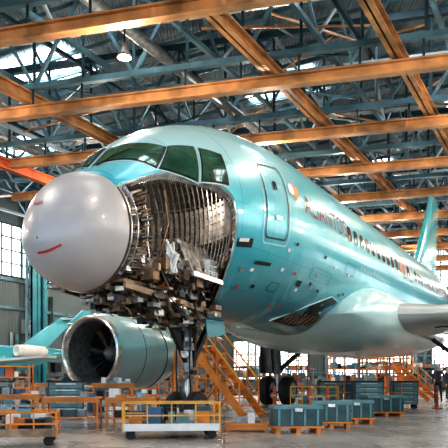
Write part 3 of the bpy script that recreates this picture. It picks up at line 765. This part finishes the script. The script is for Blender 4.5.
while len(placed)<34 and tries<600:
    tries+=1
    x=rr(-12,26);y=rr(34,62)
    la=x*UY-y*UX; u=x*UX+y*UY
    if la<LW+4 or u>U1-4 or abs(x-11.5)<2.4 and y<40: continue
    if abs(x-9.3)<2.5 and y<37: continue
    if abs(la+7)<2.5 and u<45: continue
    if x<-7 and y>34 and y<52: continue
    if any((x-a)**2+(y-b)**2<12 for a,b in placed): continue
    placed.append((x,y)); q=len(placed)%5
    if q==0: rack('storage_rack',x,y,rr(-.1,.3),3.4,.8,2.6)
    elif q==1: rack('storage_rack',x,y,.2,2.8,.8,3.2,GREY)
    elif q==2: rack('storage_rack',x,y,rr(-.1,.3),3,.8,3.0,CRATE)
    elif q==3: rack('storage_rack',x,y,.2,2.4,.8,1.8,TEALST2)
    else: scaffold('scaffold_platform',x,y,.3,2.4,1.4,2.2,ORANGE)

# background jet
jet=bpy.data.objects.new('business_jet',None); scn.collection.objects.link(jet); jet.location=(-11.9,46,0)
jet.rotation_euler[2]=math.atan2(-11,-9.5)
mb=MB(); rg=[]
for t,r_,z in((-1.2,.1,3.1),(0,.35,2.95),(2,.75,2.65),(4,.98,2.4),(6,1.0,2.35),(11,1.0,2.35),(12.5,.85,2.25),(13.6,.5,2.1),(14.2,.1,2.0)):
    rg.append([(t,r_*math.sin(i*.2618),z+r_*math.cos(i*.2618)) for i in range(24)])
mb.loft(rg,SKI2,cap0=True,cap1=True)
def flat(pts,th,m,axis):
    d=Vector(axis)*th; n=len(pts); a=[Vector(p)+d for p in pts];b=[Vector(p)-d for p in pts]
    mb.add(a+b,[tuple(range(n)),tuple(range(2*n-1,n-1,-1))]+[(i,n+i,n+(i+1)%n,(i+1)%n) for i in range(n)],m)
flat([(2.8,0,3.4),(.9,0,3.2),(-1.6,0,5.5),(-.5,0,5.6)],.08,SKI2,(0,1,0))
for s in(-1,1):
    flat([(8.2,0,2.0),(5.2,0,2.0),(3.4,5*s,2.5),(4.4,5*s,2.5)],.07,WINGM,(0,0,1)); flat([(-.4,0,5.4),(-1.6,0,5.4),(-2.1,2.4*s,5.5),(-1.5,2.4*s,5.5)],.05,WINGM,(0,0,1))
    mb.lathe((1.6,1.25*s,3.0),(1,0,0),[(0,.2),(.2,.34),(1.5,.42),(2.3,.38),(2.3,.3),(1.8,.1)],WHITE,18); mb.box((2.8,.85*s,2.9),(1.2,.6,.1),SKI2)
    mb.cyl((5.8,1.6*s,0.3),(5.8,1.6*s,2.0),.08,GREY); wheel(mb,(5.8,1.6*s,.3),.3,.2)
    for k in range(7): mb.box((6+.8*k,.965*s,2.62),(.35,.07,.3),WINM)
mb.cyl((12.2,0,.25),(12.2,0,1.5),.06,GREY); wheel(mb,(12.2,0,.25),.25,.16)
mb.obj('airframe',jet,smooth=True)

# ---------------------------------------------------------------- person
def person(x,y,rz,jacket):
    P=[(0,0,.95,.14,.11),(0,0,1.12,.13,.10),(0,0,1.30,.16,.11),(0,0,1.42,.13,.09),(0,0,1.50,.055,.055),(0,0,1.57,.05,.05)]
    E=[(0,1),(1,2),(2,3),(3,4),(4,5)]
    def ad(c,par): P.append(c);E.append((par,len(P)-1));return len(P)-1
    for s in(-1,1):
        h=ad((.10*s,0,.88,.10,.10),0);k=ad((.12*s,-.03+.04*s,.49,.065,.065),h);a=ad((.13*s,.03*s,.10,.045,.045),k);ad((.14*s,-.12+.03*s,.05,.045,.035),a)
        sh=ad((.19*s,0,1.41,.065,.065),3)
        if s>0: el=ad((.27,.0,1.13,.045,.045),sh); wr=ad((.22,-.22,1.05,.03,.03),el)
        else: el=ad((-.26,.03,1.12,.045,.045),sh); wr=ad((-.27,-.05,.87,.03,.03),el)
        d=Vector((0,-1,0)) if s>0 else Vector((0,-.1,-1)); wp=Vector(P[wr][:3]); d.normalize()
        pm=ad(tuple(wp+d*.07)+(.035,.02),wr)
        sd=Vector((1,0,0)) if s>0 else Vector((0,1,0))
        for f in range(4):
            b=wp+d*.10+sd*(f-1.5)*.02; m_=ad(tuple(b+d*.02)+(.009,.009),pm); ad(tuple(b+d*(.06-.008*abs(f-1.5))+Vector((0,0,-.01)))+(.008,.008),m_)
        th=ad(tuple(wp+d*.05-sd*.04)+(.01,.01),pm); ad(tuple(wp+d*.09-sd*.05)+(.009,.009),th)
    me=bpy.data.meshes.new('b'); me.from_pydata([p[:3] for p in P],E,[])
    o=bpy.data.objects.new('b',me); scn.collection.objects.link(o)
    o.modifiers.new('s','SKIN')
    for i,p in enumerate(P): me.skin_vertices[0].data[i].radius=(p[3],p[4])
    me.skin_vertices[0].data[0].use_root=True
    sb=o.modifiers.new('u','SUBSURF'); sb.levels=1; sb.render_levels=1
    bpy.context.view_layer.update()
    bmh=bpy.data.meshes.new_from_object(o.evaluated_get(bpy.context.evaluated_depsgraph_get())); bpy.data.objects.remove(o)
    for m in(TROUS,jacket,SKINCOL,DARK): bmh.materials.append(m)
    for p in bmh.polygons:
        c=p.center; p.use_smooth=True
        i=1
        if c.z<.95 and abs(c.x)<.24: i=0
        if c.z<.1: i=3
        if c.z>1.49: i=2
        if (c.x>.15 and c.y<-.2 and .9<c.z<1.2) or (c.x<-.21 and .6<c.z<.88): i=2
        p.material_index=i
    root=bpy.data.objects.new('maintenance_technician',None); scn.collection.objects.link(root); root.location=(x,y,0); root.rotation_euler[2]=rz
    b=bpy.data.objects.new('body',bmh); scn.collection.objects.link(b); b.parent=root; b.location=(0,0,-.01)
    mb=MB()
    def ell(c,r,m,z0=-1,n=16):
        rg=[]
        for i in range(11):
            q=z0+(1-z0)*i/10; w=math.sqrt(max(.0001,1-q*q)); rg.append([(c[0]+r[0]*w*math.cos(2*math.pi*j/n),c[1]+r[1]*w*math.sin(2*math.pi*j/n),c[2]+r[2]*q) for j in range(n)])
        mb.loft(rg,m,cap0=True,cap1=True)
    ell((0,-.01,1.66),(.075,.095,.115),SKINCOL); ell((0,.012,1.69),(.083,.1,.1),HAIR,.0)
    ell((0,.05,1.66),(.078,.065,.09),HAIR)
    for s in(-1,1): ell((.03*s,-.097,1.67),(.012,.008,.008),WHITE); ell((.03*s,-.104,1.67),(.006,.004,.006),DARK); ell((.078*s,0,1.66),(.01,.02,.03),SKINCOL)
    ell((0,-.112,1.645),(.012,.018,.022),SKINCOL); mb.box((0,-.1,1.608),(.04,.01,.008),RED)
    mb.obj('head',root,smooth=True)
person(9.9,30.0,-.6,NAVY); person(12.0,35.0,.9,NAVY)

# ---------------------------------------------------------------- world, camera
w=bpy.data.worlds.new('sky'); scn.world=w; w.use_nodes=True; nt=w.node_tree
bg=nt.nodes['Background']; sk=nt.nodes.new('ShaderNodeTexSky')
try: sk.sky_type='NISHITA'; sk.sun_disc=False; sk.sun_elevation=math.radians(40)
except Exception: pass
nt.links.new(sk.outputs[0],bg.inputs[0]); bg.inputs[1].default_value=.36
cd=bpy.data.cameras.new('camera'); cam=bpy.data.objects.new('camera',cd); scn.collection.objects.link(cam)
cam.location=(0,0,.95); cam.rotation_euler=(math.pi/2,0,0); cd.sensor_width=36; cd.lens=650/448*36; cd.shift_y=158/448; cd.clip_end=500
scn.camera=cam
scn.view_settings.view_transform='Standard'
try: scn.view_settings.look='Medium High Contrast'
except Exception as e: print(e)
